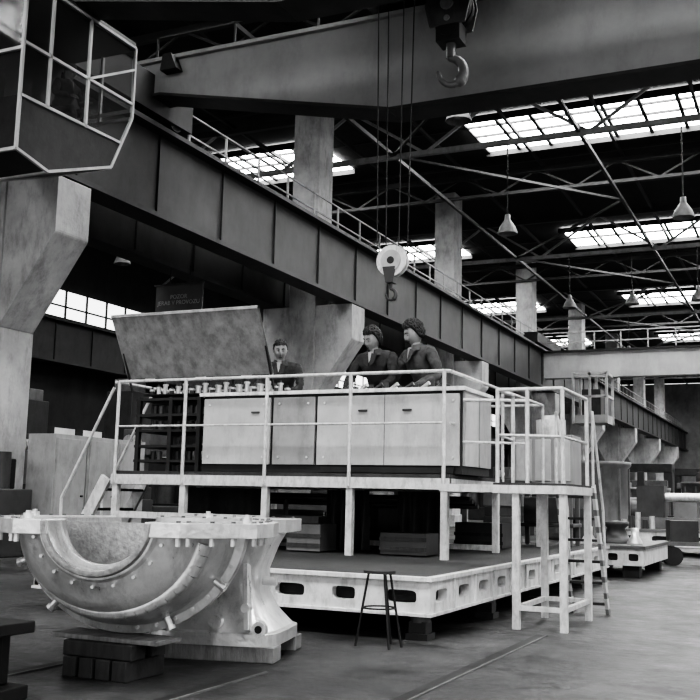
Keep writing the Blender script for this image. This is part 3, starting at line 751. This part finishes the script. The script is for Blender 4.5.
hlathe(-6.6,26,3.0,.9,1.0);hlathe(-16.9,20.5,3.5,1.57,1.3);hlathe(-21,39,5,1.57,1.5);hlathe(-17,34,4,1.57,1.5);hlathe(-8.5,34,3.5,1.3,1.2);hlathe(-7.5,47,3.5,1.3,1.3)
hlathe(-9.5,19.5,3.2,1.2,1.1);hlathe(-10,25,3,1.5,1.1)
for x,y in((-19.5,25.5),(-25,27),(-22,33),(-18,44),(-17,56)):
    b=B();b.box((x-.5,y-.5,0),(x+.5,y+.5,4.2),M_mach);b.box((x-1.6,y-.7,0),(x+1.6,y+.7,.7),M_mach)
    b.box((x+.3,y-.6,2.2),(x+1.3,y+.4,3.0),M_machl);b.cyl((x+.8,y-.6,2.6),(x+.8,y-1.0,2.6),.2,M_metal,n=16);b.box((x-.35,y-.35,4.2),(x+.35,y+.35,4.6),M_machl)
    b.cyl((x-1.1,y,.7),(x-1.1,y,1.5),.5,M_machl,n=20)
    b.obj('boring_mill',bevel=.03)
def bed2(x0,x1,y0,y1,z0,z1):
    b=B();n=4;W=(x1-x0)/n
    for i in range(n): b.holed((x0+W*(i+.5),y0,(z0+z1)/2),(1,0,0),(0,0,1),(0,-1,0),W,z1-z0,W*.5,(z1-z0)*.45,M_white,M_dark,.06)
    b.box((x0,y0+.07,z0),(x1,y1,z1),M_white);b.box((x0-.03,y0-.03,z1),(x1+.03,y1,z1+.05),M_machl)
    for x in(x0+.2,x1-.2):
        for y in(y0+.2,y1-.3): b.box((x-.12,y-.12,0),(x+.12,y+.12,z0),M_dark)
    b.obj('surface_plate_bed')
bed2(-3.55,-2.35,15.4,18.0,.18,.42);bed2(-4.2,-1.2,22.5,25,.2,.5)
b=B();x,y=-2.9,16.3
b.lathe([(.475,.30),(.52,.30),(.55,.2),(.7,.14),(.75,.2),(.8,.2),(.82,.01)],(x,y,0),M_mach,n=20)
for q in(-.35,.35): b.lathe([(.475,.12),(.5,.12),(.6,.06),(.72,.06),(.72,.01)],(x+q,y-.4,0),M_metal,n=14)
b.obj('valve_body_casting')
b=B();x,y=-2.6,23.6
b.box((x-1.2,y-.3,.555),(x+.9,y+.4,.8),M_machl);b.box((x-1.1,y-.2,.8),(x-.5,y+.3,1.5),M_mach);b.box((x-.3,y-.25,.8),(x+.2,y+.3,1.15),M_machl)
b.cyl((x-.5,y,1.25),(x+.6,y,1.25),.1,M_metal,n=14);b.cyl((x+.5,y,1.05),(x+.5,y+.1,1.05),.25,M_mach,n=20);b.box((x+.45,y-.2,.8),(x+.8,y+.3,1.3),M_machl)
for i in range(5): b.cyl((x-1.3+i*.15,y-.7,.555),(x-1.3+i*.15,y-.7,.75+.08*(i%3)),.06,M_mach if i%2 else M_metal,n=12)
b.obj('drive_unit_assembly')
def cart(x,y,rz):
    b=B();b.box((-.6,-.35,.35),(.6,.35,.42),M_machl)
    for qx in(-.42,.42):
        for qy in(-.33,.33): b.cyl((qx,qy-.04,.17),(qx,qy+.04,.17),.17,M_dark,n=18)
        b.cyl((qx,-.33,.17),(qx,.33,.17),.03,M_mach,n=8);b.box((qx-.04,-.25,.17),(qx+.04,.25,.36),M_mach)
    for q in(-.3,.3): b.cyl((.58,q,.4),(.78,q,1.05),.02,M_rail,n=8)
    b.cyl((.78,-.3,1.05),(.78,.3,1.05),.02,M_rail,n=8)
    b.box((-.45,-.25,.42),(.05,.2,.8),M_mach);b.cyl((.3,0,.42),(.3,0,.75),.16,M_machl,n=18)
    b.obj('transport_cart',(x,y,0),(0,0,rz))
cart(-2.1,19.6,.3);cart(-3.3,28.0,1.2);cart(-2.4,31,.6)
def spool(x,y,r,w,rz):
    b=B()
    for q in(-1,1): b.cyl((q*w/2-.05,0,r),(q*w/2+.05,0,r),r,M_machl,n=32)
    b.cyl((-w/2,0,r),(w/2,0,r),r*.62,M_mach,n=28)
    b.cyl((-w/2-.07,0,r),(w/2+.07,0,r),r*.12,M_dark,n=14)
    b.obj('cable_spool',(x,y,0),(0,0,rz))
spool(-5.0,33,.8,1.0,.2)
for (x,y,r,h) in((-6.3,30.5,1.25,2.3),(-3.4,37,1.0,1.4),(-6.2,39,1.2,1.7),(-4.5,52,1.5,2.2)):
    b=B();b.lathe([(0,r),(.1,r*1.05),(.2,r),(h-.2,r),(h-.1,r*1.06),(h,r*1.06),(h,.01)],(x,y,0),M_machl,n=32)
    for i in range(12):
        t=i*math.pi/6;b.box((x+math.cos(t)*r-.04,y+math.sin(t)*r-.04,.2),(x+math.cos(t)*r+.04,y+math.sin(t)*r+.04,h-.2),M_machl)
    b.obj('steel_drum_vessel')
b=B()
for i in range(3):
    y0=13.35+i*.85;b.box((-12.3,y0,.05),(-11.7,y0+.82,2.05),M_panel2);b.box((-11.7,y0+.04,.12),(-11.68,y0+.78,1.98),M_panel2)
    b.cyl((-11.68,y0+.7,1.0),(-11.64,y0+.7,1.0),.02,M_dark,n=8)
b.obj('locker_row',bevel=.01)
b=B();b.box((-13.0,12.2,0),(-11.9,13.1,1.1),M_mach);b.box((-12.9,12.3,1.1),(-12.2,13.0,1.6),M_dark);b.cyl((-12.1,12.6,1.1),(-12.1,12.6,1.7),.12,M_mach)
b.obj('tool_grinder',bevel=.02)
b=B();b.box((-15.1,20.6,5.45),(-13.7,20.66,6.3),M_mach);b.box((-15.15,20.58,5.4),(-13.65,20.6,5.44),M_truss);b.box((-15.15,20.58,6.3),(-13.65,20.6,6.34),M_truss)
for x in(-14.7,-14.1): b.cyl((x,20.63,6.3),(x,20.63,6.77),.015,M_dark,n=6)
sg=b.obj('notice_sign')
cu=bpy.data.curves.new('lettering','FONT');cu.body='POZOR\nJERAB V PROVOZU';cu.size=.15;cu.extrude=.002;cu.materials.append(M_text);cu.align_x='CENTER'
t=bpy.data.objects.new('lettering',cu);bpy.context.collection.objects.link(t);t.location=(-14.4,20.595,5.95);t.rotation_euler=(math.radians(90),0,0);t.parent=sg
# ------------------------------------------------------------------ world, light
w=bpy.data.worlds.new('World');bpy.context.scene.world=w;w.use_nodes=True
bg=w.node_tree.nodes['Background'];bg.inputs[0].default_value=(.8,.8,.8,1);bg.inputs[1].default_value=1.9
try:
    bpy.context.scene.view_settings.look='AgX - High Contrast'
except Exception as ex: print(ex)
# ------------------------------------------------------------------ camera
H=1.08;th=math.radians(8.4);yaw=math.radians(25);phi=math.radians(1.3)
f=Vector((-math.sin(yaw)*math.cos(th),math.cos(yaw)*math.cos(th),math.sin(th)))
r=Vector((math.cos(yaw),math.sin(yaw),0));u=r.cross(f)
r2=r*math.cos(phi)+u*math.sin(phi);u2=-r*math.sin(phi)+u*math.cos(phi)
cam=bpy.data.cameras.new('camera');co=bpy.data.objects.new('camera',cam);bpy.context.collection.objects.link(co)
cam.sensor_width=36;cam.lens=36*1000/700;cam.clip_end=300
m=Matrix((r2,u2,-f)).transposed().to_4x4();m.translation=Vector((0,0,H));co.matrix_world=m
bpy.context.scene.camera=co
